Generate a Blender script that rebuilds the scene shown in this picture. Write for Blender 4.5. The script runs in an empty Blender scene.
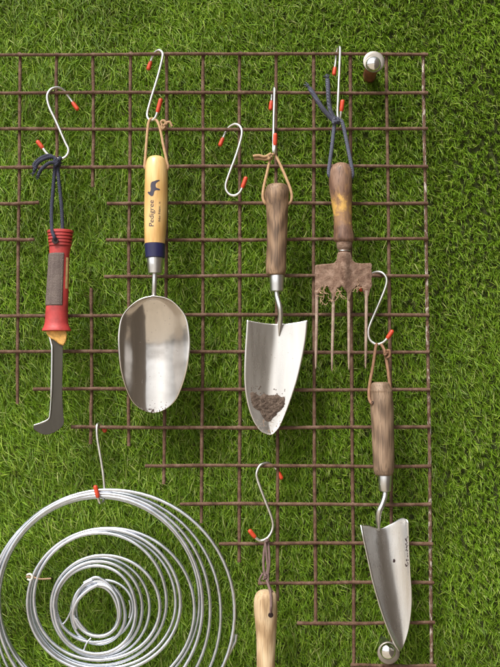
import bpy, bmesh, math, random
import numpy as np
from mathutils import Vector, Matrix, Euler
random.seed(7); RNG = np.random.default_rng(11)
SC = bpy.context.scene
COL = SC.collection

# ------------------------------------------------------------------ camera, sky, sun, exposure
CAM = Vector((0.02937, -1.26978, -0.08555)); CROT = Euler((1.63598, -0.00177, 0.01828), 'XYZ')
cd = bpy.data.cameras.new('camera'); cd.lens = 49.98; cd.sensor_width = 36; cd.clip_start = .02; cd.clip_end = 400
cam = bpy.data.objects.new('camera', cd); COL.objects.link(cam)
cam.location = CAM; cam.rotation_euler = CROT; SC.camera = cam

SUN_EL, SUN_AZ = math.radians(50), math.radians(30)      # azimuth measured from the wall's normal towards the left
w = bpy.data.worlds.new('World'); SC.world = w; w.use_nodes = True
wn = w.node_tree.nodes; wl = w.node_tree.links
bg = wn['Background']; sky = wn.new('ShaderNodeTexSky'); sky.sky_type = 'NISHITA'; sky.sun_disc = False
sky.sun_elevation = SUN_EL; sky.sun_rotation = math.pi + SUN_AZ
sky.air_density = 1.0; sky.dust_density = 4.0; sky.ozone_density = 1.0
hs = wn.new('ShaderNodeHueSaturation'); hs.inputs['Saturation'].default_value = .12
wl.new(sky.outputs[0], hs.inputs['Color']); wl.new(hs.outputs[0], bg.inputs['Color'])
bg.inputs['Strength'].default_value = .115
sd = bpy.data.lights.new('sun', 'SUN'); sd.energy = 2.1; sd.angle = math.radians(17); sd.color = (1, .95, .87)
sun = bpy.data.objects.new('sun', sd); COL.objects.link(sun)
sdir = Vector((-math.sin(SUN_AZ) * math.cos(SUN_EL), -math.cos(SUN_AZ) * math.cos(SUN_EL), math.sin(SUN_EL)))
sun.location = sdir * 4; sun.rotation_euler = sdir.to_track_quat('Z', 'Y').to_euler()
SC.view_settings.view_transform = 'Standard'; SC.view_settings.look = 'None'
SC.view_settings.exposure = 0.88; SC.view_settings.gamma = 1; SC.view_settings.use_curve_mapping = False

# ------------------------------------------------------------------ helpers
RM = CROT.to_matrix(); FPX = 926.0
def W(px, py, d):
    """point d metres in front of the wall that is seen at (px, py) of the 500 x 667 photograph"""
    v = RM @ Vector(((px - 250) / FPX, -(py - 333.5) / FPX, -1))
    t = (-d - CAM.y) / v.y
    return CAM + v * t
def mpp(d): return (-d - CAM.y) / FPX * 1.004

def tag(o, label=None, cat=None, group=None, kind=None):
    if label: o['label'] = label
    if cat: o['category'] = cat
    if group: o['group'] = group
    if kind: o['kind'] = kind
    return o
def thing(name, loc, label, cat, group=None):
    o = bpy.data.objects.new(name, None); COL.objects.link(o); o.location = loc
    o.empty_display_size = .02
    return tag(o, label, cat, group)
def obj(name, verts, faces, mat, parent=None, smooth=True, sharp=None, thick=None, origin=None):
    org = Vector((0, 0, 0))
    if parent is not None:
        p = parent
        while p is not None: org = org + p.location; p = p.parent
    loc = Vector(origin) - org if origin is not None else Vector((0, 0, 0))
    base = org + loc
    me = bpy.data.meshes.new(name)
    me.from_pydata([tuple(Vector(v) - base) for v in verts], [], faces)
    bm = bmesh.new(); bm.from_mesh(me); bmesh.ops.recalc_face_normals(bm, faces=bm.faces); bm.to_mesh(me); bm.free()
    if smooth:
        me.polygons.foreach_set('use_smooth', [True] * len(me.polygons))
        if sharp: me.set_sharp_from_angle(angle=math.radians(sharp))
    me.materials.append(mat); me.update()
    o = bpy.data.objects.new(name, me); COL.objects.link(o); o.location = loc
    if parent is not None: o.parent = parent
    if thick:
        m = o.modifiers.new('sheet', 'SOLIDIFY'); m.thickness = thick; m.offset = 0
    return o
def catmull(P, n=8, closed=False):
    P = [np.array(p, float) for p in P]; out = []; N = len(P)
    segs = N if closed else N - 1
    for i in range(segs):
        if closed: a, b, c, e = P[(i - 1) % N], P[i], P[(i + 1) % N], P[(i + 2) % N]
        else: a, b, c, e = P[max(i - 1, 0)], P[i], P[i + 1], P[min(i + 2, N - 1)]
        for k in range(n):
            t = k / n
            out.append(.5 * (2 * b + (c - a) * t + (2 * a - 5 * b + 4 * c - e) * t * t + (-a + 3 * b - 3 * c + e) * t ** 3))
    if not closed: out.append(P[-1])
    return out
def tube_geo(pts, r, sides=8, cap=True, round_end=False, vs=None, fs=None):
    vs = [] if vs is None else vs; fs = [] if fs is None else fs
    pts = [Vector(p) for p in pts]; n = len(pts); base = len(vs)
    rr = r if hasattr(r, '__len__') else [r] * n
    t0 = (pts[1] - pts[0]).normalized()
    u = t0.orthogonal().normalized()
    for i in range(n):
        t = (pts[min(i + 1, n - 1)] - pts[max(i - 1, 0)])
        t = t.normalized() if t.length > 1e-9 else t0
        u = (u - t * u.dot(t)).normalized(); v = t.cross(u)
        for k in range(sides):
            a = 2 * math.pi * k / sides
            vs.append(pts[i] + (u * math.cos(a) + v * math.sin(a)) * rr[i])
    for i in range(n - 1):
        for k in range(sides):
            a = base + i * sides + k; b = base + i * sides + (k + 1) % sides
            fs.append((a, b, b + sides, a + sides))
    if cap:
        fs.append(tuple(base + k for k in range(sides))[::-1]); fs.append(tuple(base + (n - 1) * sides + k for k in range(sides)))
    return vs, fs
def tube(name, P, r, mat, parent=None, n=8, sides=8, straight=False, smooth=True):
    """P: list of (px, py, d)"""
    Q = P if straight else catmull(P, n)
    vs, fs = tube_geo([W(*q) for q in Q], r, sides)
    return obj(name, vs, fs, mat, parent, smooth, sharp=50)
def interp(prof, y):
    ys = [p[0] for p in prof]
    return np.interp(y, ys, [p[1] for p in prof]), np.interp(y, ys, [p[2] for p in prof])
def lathe(name, prof, d, mat, parent=None, sides=28, fine=0, flat=1.0, sharp=45, wob=0):
    """prof: (py, xl, xr) rows from the top down; a round body about a near vertical axis"""
    if fine:
        prof = [tuple(p) for p in catmull(prof, fine)]
    vs = []; fs = []; n = len(prof); m = mpp(d)
    for i, (y, xl, xr) in enumerate(prof):
        c = W((xl + xr) / 2, y, d); r = max((xr - xl) / 2 * m, 1e-5)
        for k in range(sides):
            a = 2 * math.pi * k / sides
            q = r * (1 + wob * math.sin(3 * a + i * .7) * .5 + wob * math.sin(5 * a + i * .31) * .5)
            vs.append(c + Vector((math.cos(a) * q, math.sin(a) * q * flat, 0)))
    for i in range(n - 1):
        for k in range(sides):
            a = i * sides + k; b = i * sides + (k + 1) % sides
            fs.append((a, b, b + sides, a + sides))
    fs.append(tuple(range(sides))); fs.append(tuple((n - 1) * sides + k for k in range(sides)))
    return obj(name, vs, fs, mat, parent, True, sharp)
def surf_d(prof, d, px, py):
    xl, xr = interp(prof, py); r = (xr - xl) / 2; c = (xl + xr) / 2
    return d + math.sqrt(max(r * r - (px - c) ** 2, 0)) * mpp(d)
def sheet(name, L, R, dfun, mat, parent, nu=24, nv=10, bend=None, thick=.0012, smooth_edges=True):
    """a pressed metal blade between two edge lines L and R of (px, py), depth from dfun(u, v, px, py)"""
    if smooth_edges: L = catmull(L, nv); R = catmull(R, nv)
    n = len(L); vs = []; fs = []
    for i in range(n):
        v = i / (n - 1)
        for k in range(nu + 1):
            u = -1 + 2 * k / nu; s = (u + 1) / 2
            x = L[i][0] * (1 - s) + R[i][0] * s; y = L[i][1] * (1 - s) + R[i][1] * s
            if bend: x, y = bend(u, v, x, y)
            vs.append(W(x, y, dfun(u, v, x, y)))
    for i in range(n - 1):
        for k in range(nu):
            a = i * (nu + 1) + k; fs.append((a, a + 1, a + nu + 2, a + nu + 1))
    return obj(name, vs, fs, mat, parent, True, thick=thick)
def poly_prism(name, pts, d, thick, mat, parent, bevel=0):
    n = len(pts); vs = [W(x, y, d + thick / 2) for x, y in pts] + [W(x, y, d - thick / 2) for x, y in pts]
    fs = [tuple(range(n)), tuple(range(2 * n - 1, n - 1, -1))] + [(i, (i + 1) % n, n + (i + 1) % n, n + i) for i in range(n)]
    o = obj(name, vs, fs, mat, parent, True, sharp=30)
    if bevel:
        b = o.modifiers.new('edge', 'BEVEL'); b.width = bevel; b.segments = 2; b.limit_method = 'ANGLE'
    return o

# ------------------------------------------------------------------ materials
class NT:
    def __init__(s, name):
        s.m = bpy.data.materials.new(name); s.m.use_nodes = True; s.t = s.m.node_tree; s.N = s.t.nodes; s.p = s.N['Principled BSDF']
    def n(s, t, **kw):
        x = s.N.new(t)
        for k, v in kw.items():
            if k in x.inputs: x.inputs[k].default_value = v
            else: setattr(x, k, v)
        return x
    def l(s, a, b): s.t.links.new(a, b)
    def coords(s, scale=(1, 1, 1)):
        c = s.n('ShaderNodeTexCoord'); m = s.n('ShaderNodeMapping'); m.inputs['Scale'].default_value = scale
        s.l(c.outputs['Object'], m.inputs['Vector']); return m.outputs[0]
    def noise(s, vec, scale, detail=4, rough=.6, dist=0):
        x = s.n('ShaderNodeTexNoise'); x.inputs['Scale'].default_value = scale; x.inputs['Detail'].default_value = detail
        x.inputs['Roughness'].default_value = rough; x.inputs['Distortion'].default_value = dist; s.l(vec, x.inputs['Vector']); return x.outputs['Fac']
    def ramp(s, fac, stops):
        r = s.n('ShaderNodeValToRGB'); e = r.color_ramp.elements
        while len(e) < len(stops): e.new(.5)
        for q, (p, c) in zip(e, stops):
            q.position = p; q.color = (*c, 1) if len(c) == 3 else c
        s.l(fac, r.inputs['Fac']); return r.outputs['Color']
    def mix(s, f, a, b, mode='MIX'):
        x = s.n('ShaderNodeMix', data_type='RGBA', blend_type=mode)
        for v, k in ((f, 0), (a, 6), (b, 7)):
            if hasattr(v, 'links'): s.l(v, x.inputs[k])
            elif k == 0: x.inputs[0].default_value = v
            else: x.inputs[k].default_value = (*v, 1)
        return x.outputs[2]
    def bump(s, h, dist, strength=1):
        b = s.n('ShaderNodeBump'); b.inputs['Distance'].default_value = dist; b.inputs['Strength'].default_value = strength
        s.l(h, b.inputs['Height']); s.l(b.outputs[0], s.p.inputs['Normal'])
    def set(s, **kw):
        for k, v in kw.items():
            k = k.replace('_', ' ')
            if hasattr(v, 'links'): s.l(v, s.p.inputs[k])
            else: s.p.inputs[k].default_value = (*v, 1) if isinstance(v, tuple) and len(v) == 3 else v
        return s.m
def m_rust(name, stops, scale=60, bump=.0006, rough=.85, fleck=None):
    t = NT(name); v = t.coords(); f = t.noise(v, scale, 6, .7, .4); c = t.ramp(f, stops)
    if fleck:
        g = t.noise(t.coords((260, 260, 70)), 1, 4, .75); k = t.ramp(g, [(.53, (0, 0, 0)), (.6, (1, 1, 1))]); c = t.mix(k, c, fleck)
    g2 = t.noise(v, scale * 6, 4, .7); t.bump(g2, bump); return t.set(Base_Color=c, Roughness=rough)
BAR = [(.3, (.038, .017, .009)), (.43, (.085, .04, .022)), (.55, (.125, .068, .042)), (.64, (.165, .105, .072)), (.75, (.075, .027, .011))]
M_bar = m_rust('rusty_steel_bar', BAR, 85, .0011)
M_barworn = m_rust('worn_rusty_bar', BAR, 85, .0011, fleck=(.45, .4, .35))
M_fork = m_rust('earthy_rusted_iron', [(.3, (.075, .038, .024)), (.44, (.17, .098, .066)), (.55, (.24, .155, .11)), (.64, (.3, .2, .15)), (.76, (.13, .058, .03))], 95, .0016)
M_post = m_rust('rust_red_post', [(.3, (.1, .03, .014)), (.55, (.22, .075, .035)), (.75, (.28, .12, .06))], 80, .0004, .7)
M_soil = m_rust('dried_soil', [(.3, (.05, .032, .022)), (.5, (.105, .072, .053)), (.7, (.19, .14, .108))], 220, .0012, .95)
def m_metal(name, col, r0, r1, scale, smear=(1, 1, .2), aniso=0, dirt=None, metallic=1.0, bump=.0):
    t = NT(name); v = t.coords(smear); f = t.noise(v, scale, 5, .65, .3)
    r = t.n('ShaderNodeMapRange'); t.l(f, r.inputs[0]); r.inputs[1].default_value = .3; r.inputs[2].default_value = .7; r.inputs[3].default_value = r0; r.inputs[4].default_value = r1
    c = t.ramp(f, [(.25, tuple(x * .8 for x in col)), (.7, col)])
    metal = metallic
    if dirt:
        zlo, zhi, dens, dcol = dirt                                     # stains towards the lip, in the part's own z
        tc = t.n('ShaderNodeTexCoord'); sx = t.n('ShaderNodeSeparateXYZ'); t.l(tc.outputs['Object'], sx.inputs[0])
        mr = t.n('ShaderNodeMapRange'); t.l(sx.outputs[2], mr.inputs[0])
        mr.inputs[1].default_value = zlo; mr.inputs[2].default_value = zhi; mr.inputs[3].default_value = dens; mr.inputs[4].default_value = 0
        g = t.noise(t.coords(), 260, 3, .6); ad = t.n('ShaderNodeMath', operation='ADD'); t.l(g, ad.inputs[0]); t.l(mr.outputs[0], ad.inputs[1])
        k = t.ramp(ad.outputs[0], [(.69, (0, 0, 0)), (.74, (1, 1, 1))])
        c = t.mix(k, c, dcol)
        im = t.n('ShaderNodeMath', operation='SUBTRACT'); im.inputs[0].default_value = metallic; t.l(k, im.inputs[1]); im.use_clamp = True; metal = im.outputs[0]
    if bump: t.bump(t.noise(t.coords(), 35, 2, .5), bump)
    t.set(Base_Color=c, Metallic=metal, Roughness=r.outputs[0])
    if aniso: t.set(Anisotropic=aniso)
    return t.m
M_galv = m_metal('galvanised_wire', (.7, .735, .81), .24, .42, 50, (1, 1, 1))
M_hook = m_metal('zinc_plated_hook', (.8, .8, .77), .25, .42, 80, (1, 1, 1))
M_ferrule = m_metal('satin_ferrule', (.72, .72, .72), .25, .4, 60)
M_dome = m_metal('polished_dome', (.86, .86, .86), .08, .16, 60, (1, 1, 1))
M_washer = m_metal('washer_plate', (.38, .35, .31), .38, .55, 120, (1, 1, 1))
M_scoop = m_metal('polished_scoop_steel', (.74, .7, .66), .12, .2, 30, (1, 1, .25), dirt=(-.001, .016, .2, (.05, .028, .024)), bump=.0004)
M_trowel = m_metal('satin_trowel_steel', (.74, .715, .68), .24, .36, 50, (1, 1, .12), dirt=(.0, .06, .14, (.2, .14, .1)))
M_narrow = m_metal('brushed_trowel_steel', (.78, .77, .76), .22, .34, 60, (1, 1, .1))
M_dark = m_metal('dull_blade_steel', (.085, .078, .066), .42, .6, 60, (1, 1, .2))
M_bright = m_metal('ground_steel_edge', (.85, .86, .86), .25, .35, 60, (1, 1, .2))
def m_wood(name, stops, scale=34, stretch=.05, rough=.6, patch=None, bump=.0004, coat=0, checks=.75):
    t = NT(name); v = t.coords((1, 1, stretch)); f = t.noise(v, scale * 6, 5, .6, 1.2)
    wv = t.n('ShaderNodeTexWave', wave_type='RINGS', rings_direction='X'); wv.inputs['Scale'].default_value = scale; wv.inputs['Distortion'].default_value = 5
    wv.inputs['Detail'].default_value = 3; wv.inputs['Detail Scale'].default_value = 1.5; t.l(t.coords((1, 1, .13)), wv.inputs['Vector'])
    mx = t.n('ShaderNodeMath', operation='MULTIPLY_ADD'); t.l(wv.outputs['Fac'], mx.inputs[0]); mx.inputs[1].default_value = .35; sc = t.n('ShaderNodeMath', operation='MULTIPLY'); t.l(f, sc.inputs[0]); sc.inputs[1].default_value = .7
    t.l(sc.outputs[0], mx.inputs[2]); c = t.ramp(mx.outputs[0], stops)
    big = t.noise(t.coords((1, 1, .5)), 28, 3, .6)
    c = t.mix(t.ramp(big, [(.35, (.0, .0, .0)), (.75, (.55, .55, .55))]), c, stops[0][1])
    chk = t.noise(t.coords((1, 1, .022)), 950, 3, .55, .3)
    c = t.mix(t.ramp(chk, [(.36, (checks, checks, checks)), (.47, (0, 0, 0))]), c, tuple(x * .35 for x in stops[0][1]))
    if patch: c = patch(t, c)
    t.bump(f, bump); t.set(Base_Color=c, Roughness=rough)
    if coat: t.set(Coat_Weight=coat, Coat_Roughness=.2)
    return t.m
M_weath = m_wood('weathered_brown_wood', [(.28, (.1, .06, .035)), (.5, (.205, .125, .072)), (.72, (.31, .2, .12))], 60)
M_weath2 = m_wood('grey_brown_wood', [(.28, (.12, .078, .05)), (.5, (.215, .14, .09)), (.72, (.3, .205, .135))], 60)
M_pale = m_wood('varnished_pale_wood', [(.25, (.52, .3, .1)), (.5, (.66, .42, .16)), (.7, (.72, .5, .22))], 40, .06, .35, None, .00012, .35, checks=.12)
M_ash = m_wood('bare_ash_wood', [(.25, (.27, .17, .085)), (.5, (.47, .33, .19)), (.7, (.58, .44, .28))], 45, .05, .65, checks=.4)
def paintpatch(t, c):
    g = t.noise(t.coords((1, 1, .8)), 60, 5, .7, .5)
    tc = t.n('ShaderNodeTexCoord'); sx = t.n('ShaderNodeSeparateXYZ'); t.l(tc.outputs['Object'], sx.inputs[0])
    a = t.n('ShaderNodeMath', operation='ABSOLUTE'); s = t.n('ShaderNodeMath', operation='SUBTRACT'); t.l(sx.outputs[2], s.inputs[0]); s.inputs[1].default_value = FORK_PATCH_Z
    t.l(s.outputs[0], a.inputs[0]); mr = t.n('ShaderNodeMapRange'); t.l(a.outputs[0], mr.inputs[0]); mr.inputs[1].default_value = 0; mr.inputs[2].default_value = .034; mr.inputs[3].default_value = .18; mr.inputs[4].default_value = -.16
    ad = t.n('ShaderNodeMath', operation='ADD'); t.l(g, ad.inputs[0]); t.l(mr.outputs[0], ad.inputs[1])
    k = t.ramp(ad.outputs[0], [(.55, (0, 0, 0)), (.66, (1, 1, 1))]); k2 = t.ramp(ad.outputs[0], [(.38, (0, 0, 0)), (.6, (.75, .75, .75))])
    return t.mix(k, t.mix(k2, c, (.3, .165, .06)), (.52, .31, .08))
def m_plain(name, col, rough=.5, noise=.15, scale=80, bump=0, spec=.5):
    t = NT(name); f = t.noise(t.coords(), scale, 4, .6); c = t.ramp(f, [(.3, tuple(x * (1 - noise) for x in col)), (.7, tuple(min(1, x * (1 + noise)) for x in col))])
    if bump: t.bump(t.noise(t.coords(), scale * 8, 3, .6), bump)
    t.set(Base_Color=c, Roughness=rough); t.p.inputs['Specular IOR Level'].default_value = spec; return t.m
M_tip = m_plain('red_dipped_tip', (.5, .05, .018), .4, .15, 200)
M_red = m_plain('red_handle_plastic', (.36, .034, .032), .5, .38, 45, .0002)
M_grip = m_plain('grey_rubber_grip', (.12, .09, .08), .75, .25, 90, .0003)
t = NT('dotted_rubber_grip'); vo = t.n('ShaderNodeTexVoronoi'); vo.inputs['Scale'].default_value = 520; vo.inputs['Randomness'].default_value = .25; t.l(t.coords(), vo.inputs['Vector'])
c = t.ramp(vo.outputs['Distance'], [(.15, (.175, .14, .125)), (.5, (.085, .062, .055))]); g = t.noise(t.coords(), 60, 4, .65)
c = t.mix(t.ramp(g, [(.4, (0, 0, 0)), (.75, (.5, .5, .5))]), c, (.2, .16, .135)); t.bump(vo.outputs['Distance'], -.0008); M_grip = t.set(Base_Color=c, Roughness=.8)
M_dkgap = m_plain('dark_hole', (.02, .008, .008), .8)
M_navy = m_plain('navy_paint_band', (.014, .014, .06), .35, .15)
M_ink = m_plain('dark_print', (.03, .025, .045), .6, .1)
M_label = m_plain('faded_yellow_label', (.5, .36, .15), .6, .3, 150)
M_tape = m_plain('yellow_plastic_ferrule', (.55, .3, .07), .55, .55, 120, .0006)
def m_cord(name, c0, c1, twist=1400):
    t = NT(name); wv = t.n('ShaderNodeTexWave', wave_type='BANDS', bands_direction='DIAGONAL'); wv.inputs['Scale'].default_value = twist / 6.28; wv.inputs['Distortion'].default_value = 2
    t.l(t.coords(), wv.inputs['Vector']); f = t.noise(t.coords(), 150, 4, .7)
    c = t.mix(f, c0, c1); t.bump(wv.outputs['Fac'], .0006); return t.set(Base_Color=c, Roughness=.85)
M_navycord = m_cord('navy_braided_cord', (.012, .013, .028), (.045, .048, .085))
M_bluecord = m_cord('faded_blue_cord', (.04, .045, .075), (.115, .12, .165))
M_tancord = m_cord('tan_leather_thong', (.28, .16, .075), (.46, .3, .17), 300)
M_browncord = m_cord('brown_leather_thong', (.15, .07, .035), (.3, .17, .1), 300)
M_darkcord = m_cord('dark_brown_thong', (.085, .05, .045), (.19, .125, .115), 300)
M_tine = m_rust('thin_worn_iron', [(.3, (.15, .09, .065)), (.5, (.28, .2, .155)), (.7, (.36, .28, .22))], 90, .0008, .7)
M_root = m_plain('dry_root', (.34, .22, .14), .9, .3)

# ------------------------------------------------------------------ setting: paving at the wall's foot, backing board, turf
t = NT('paving'); f = t.noise(t.coords(), 2.5, 5, .6); t.set(Base_Color=t.ramp(f, [(.3, (.29, .245, .185)), (.7, (.38, .325, .25))]), Roughness=.9)
o = obj('pavement', [(-30, -60, -1.35), (30, -60, -1.35), (30, .3, -1.35), (-30, .3, -1.35)], [(0, 1, 2, 3)], t.m, smooth=False); tag(o, kind='structure')
t = NT('turf_backing_cloth'); f = t.noise(t.coords(), 200, 5, .7); t.set(Base_Color=t.ramp(f, [(.35, (.03, .045, .012)), (.7, (.1, .11, .035))]), Roughness=.95)
X0, X1, Z0, Z1 = -.5, .53, -.64, .6
vs = [(X0, 0, Z0), (X1, 0, Z0), (X1, 0, Z1), (X0, 0, Z1), (X0, .03, Z0), (X1, .03, Z0), (X1, .03, Z1), (X0, .03, Z1)]
fs = [(0, 1, 2, 3), (7, 6, 5, 4), (0, 4, 5, 1), (1, 5, 6, 2), (2, 6, 7, 3), (3, 7, 4, 0)]
tag(obj('wall', vs, fs, t.m, smooth=False), kind='structure')

t = NT('shade_wall_dark'); f = t.noise(t.coords((1, 1, .15)), 12, 5, .6); t.set(Base_Color=t.ramp(f, [(.3, (.06, .047, .034)), (.7, (.105, .082, .06))]), Roughness=.8)
vs = [(x, y, z) for x in (.70, .75) for y in (.0, -2.4) for z in (-1.35, 1.5)]  # wall added out of view to shade the right and darken reflections in the metal
tag(obj('added_shade_wall', vs, [(0, 1, 3, 2), (4, 6, 7, 5), (0, 4, 5, 1), (2, 3, 7, 6), (0, 2, 6, 4), (1, 5, 7, 3)], t.m, smooth=False), kind='structure')
def field(x, z, seed, k):
    r = np.random.default_rng(seed); s = 0 * x
    for i in range(7):
        a = r.uniform(0, 6.28); q = k * r.uniform(.5, 1.6); s = s + np.sin((x * math.cos(a) + z * math.sin(a)) * q + r.uniform(0, 6.28))
    return s / 2.6
def build_grass():
    gx, gz = .0095, .0062
    nx, nz = int((X1 - X0) / gx), int((Z1 - Z0) / gz)
    tx, tz = np.meshgrid(X0 + (np.arange(nx) + .5) * gx, Z0 + (np.arange(nz) + .5) * gz)
    tx = (tx + RNG.normal(0, .002, tx.shape)).ravel(); tz = (tz + RNG.normal(0, .0017, tz.shape)).ravel()
    B = 23; n = len(tx) * B
    tl = RNG.normal(0, 1, len(tx)); ta = RNG.normal(0, .35, len(tx))
    X = np.repeat(tx, B) + RNG.normal(0, .0012, n); Z = np.repeat(tz, B) + RNG.normal(0, .0012, n); TL = np.repeat(tl, B); TA = np.repeat(ta, B)
    s = np.clip((X + .33) / .66, 0, 1)                                   # 0 at the left, 1 at the right
    # lie of the pile: combed to the lower right on the left, nearly straight down and looser towards the right
    base = np.radians(-42 - 38 * np.clip(s * 1.5, 0, 1) + 16 * np.clip(-(Z + .1) / .3, -1, 1) * (1 - s)) + field(X, Z, 3, 16) * .38 + TA
    ang = base + RNG.normal(0, 1, n) * (.75 + .6 * s)
    lean = np.clip(.8 - .5 * s + field(X, Z, 5, 22) * .1 + RNG.normal(0, .16, n), .12, 1.05)
    L = np.clip(.0198 + RNG.normal(0, .0042, n) - .0042 * s, .009, .034)
    thatch = RNG.random(n) < .15 + .09 * np.clip(field(X, Z, 21, 26), -1, 1)
    L = np.where(thatch, L * .62, L); ang = np.where(thatch, RNG.uniform(0, 6.28, n), ang)
    lx, lz = np.cos(ang), np.sin(ang)
    drop = .22 + .15 * RNG.random(n)
    ts = np.array([0, .38, .72, 1.0]); out = np.sqrt(np.clip(1 - np.clip(lean, 0, .97) ** 2, .05, 1))
    wd = RNG.uniform(.0005, .00083, n) * np.where(thatch, .6, 1)
    roll = RNG.normal(0, .75, n)
    wx, wy, wz = -lz * np.cos(roll), np.sin(roll), lx * np.cos(roll)
    prof = [.9, 1, .72, .0]
    curl = np.where(thatch, RNG.normal(0, .5, n), RNG.normal(0, .42, n))
    V = np.zeros((n, 7, 3), np.float32); j = 0
    for q, tt in enumerate(ts):
        h = out * (1.15 * tt - .42 * tt * tt); a = lean * (.35 * tt + .65 * tt * tt); c = curl * math.sin(tt * 4.2) * .35
        px = X + L * (lx * a - lz * c); py = -L * h; pz = Z + L * (lz * a + lx * c) - L * drop * tt * tt
        for sgn in ((-1, 1) if q < 3 else (0,)):
            V[:, j, 0] = px + wx * wd * prof[q] * sgn; V[:, j, 1] = np.minimum(py + wy * wd * prof[q] * sgn, .0); V[:, j, 2] = pz + wz * wd * prof[q] * sgn; j += 1
    # colour of each blade: two greens, some olive, thatch tan
    pal = np.array([(.14, .255, .013), (.2, .335, .022), (.102, .19, .01), (.275, .385, .045), (.34, .385, .12)])
    ci = RNG.choice(5, n, p=[.33, .27, .15, .18, .07]); C = pal[ci] * RNG.uniform(.8, 1.22, (n, 1))
    C[thatch] = np.array([(.2, .155, .06)]) * RNG.uniform(.6, 1.3, (int(thatch.sum()), 1))
    C *= (1 + .10 * field(X, Z, 9, 30))[:, None]
    cols = np.ones((n, 7, 4), np.float32); cols[:, :, :3] = C[:, None, :]
    me = bpy.data.meshes.new('grass')
    me.vertices.add(n * 7); me.vertices.foreach_set('co', V.ravel())
    off = (np.arange(n) * 7)[:, None]
    quads = np.concatenate([off + np.array([0, 1, 3, 2]), off + np.array([2, 3, 5, 4])], 1); tri = off + np.array([4, 5, 6])
    loops = np.concatenate([quads, tri], 1).astype(np.int32)
    me.loops.add(loops.size); me.loops.foreach_set('vertex_index', loops.ravel())
    starts = ((np.arange(n) * 11)[:, None] + np.array([0, 4, 8])).astype(np.int32)
    me.polygons.add(n * 3); me.polygons.foreach_set('loop_start', starts.ravel())
    me.update(calc_edges=True)
    at = me.attributes.new('blade_colour', 'FLOAT_COLOR', 'POINT'); at.data.foreach_set('color', cols.ravel())
    me.polygons.foreach_set('use_smooth', np.ones(n * 3, bool))
    t = NT('artificial_turf_blade'); a = t.n('ShaderNodeAttribute', attribute_name='blade_colour')
    t.set(Base_Color=a.outputs['Color'], Roughness=.5); t.p.inputs['Specular IOR Level'].default_value = .3
    tr = t.n('ShaderNodeBsdfTranslucent'); t.l(a.outputs['Color'], tr.inputs['Color']); mx = t.n('ShaderNodeMixShader'); mx.inputs[0].default_value = .42
    t.l(t.p.outputs[0], mx.inputs[1]); t.l(tr.outputs[0], mx.inputs[2]); t.l(mx.outputs[0], t.N['Material Output'].inputs['Surface'])
    me.materials.append(t.m)
    o = bpy.data.objects.new('grass', me); COL.objects.link(o); tag(o, 'bright green artificial turf covering the wall', 'grass', kind='stuff')
build_grass()

# ------------------------------------------------------------------ rusty mesh on the wall
DH, DV = .0475, .0427
mesh = thing('wire_mesh', W(240, 350, .045), 'rusty square steel mesh standing off the turf, its lower left cut in steps', 'wire mesh')
def bar(P, Q, d, mat=None, label=None):
    n = 44; pts = []; rr = []
    ph = random.uniform(0, 6)
    for i in range(n + 1):
        s = i / n; x = P[0] + (Q[0] - P[0]) * s; y = P[1] + (Q[1] - P[1]) * s
        wob = .5 * math.sin(s * 5 + ph) + .15 * math.sin(s * 17 + ph * 2); hor = abs(Q[0] - P[0]) > abs(Q[1] - P[1])
        pts.append(W(x + (0 if hor else wob), y + (wob if hor else 0), d + .0004 * math.sin(s * 9 + ph))); rr.append(.0023 * (1 + random.uniform(-.1, .12)))
    vs, fs = tube_geo(pts, rr, 8)
    o = obj('bar', vs, fs, mat or M_bar, mesh, True, sharp=60)
    if label: o['label'] = label
ROWS = [(54.3, [(-14, 428)]), (92.8, [(-14, 428)]), (129, [(-14, 428)]), (166.6, [(-14, 428)]), (203.3, [(-14, 39), (107, 428)]),
        (239.5, [(-14, 34), (106, 428)]), (276, [(104, 429)]), (315.2, [(-14, 429)]), (351.9, [(-14, 429)]), (389.4, [(33, 430)]),
        (427.3, [(71, 430)]), (466, [(145, 431)]), (504.2, [(180, 431)]), (543.5, [(219, 433)]), (582.8, [(258, 434)]), (623, [(297, 435)]), (665.6, [(351, 436)])]
for y, segs in ROWS:
    for a, b in segs:
        bar((a, y + (.4 if y < 320 else 0) * (1 - a / 430)), (b, y - (.3 if y < 320 else 0)), DH)
COLS = [(19.5, 18, 350, [(53.2, 404)]), (56.8, 55.3, 350, [(53.2, 176), (302, 403)]), (93.4, 91, 400, [(53.2, 187), (288, 444)]), (130, 128.6, 440, [(53.2, 446)]),
        (166.8, 164.6, 440, [(53.2, 484)]), (203.6, 201.4, 530, [(53.2, 523)]), (240, 239.2, 530, [(53.2, 562)]), (276.4, 277.2, 530, [(53.2, 601)]),
        (313.6, 315.2, 600, [(53.2, 625)]), (350.4, 353.2, 600, [(53.2, 672)]), (387.1, 391.6, 560, [(53.2, 672)]), (424, 430.8, 590, [(53.2, 672)])]
for xt, xb, yb, segs in COLS:
    g = lambda y: xt + (xb - xt) * (y - 70) / (yb - 70)
    for a, b in segs:
        worn = xt == 424
        bar((g(a), a), (g(b), b), DV, M_barworn if worn else None, 'right-hand edge bar with pale worn flecks' if worn else None)

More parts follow.
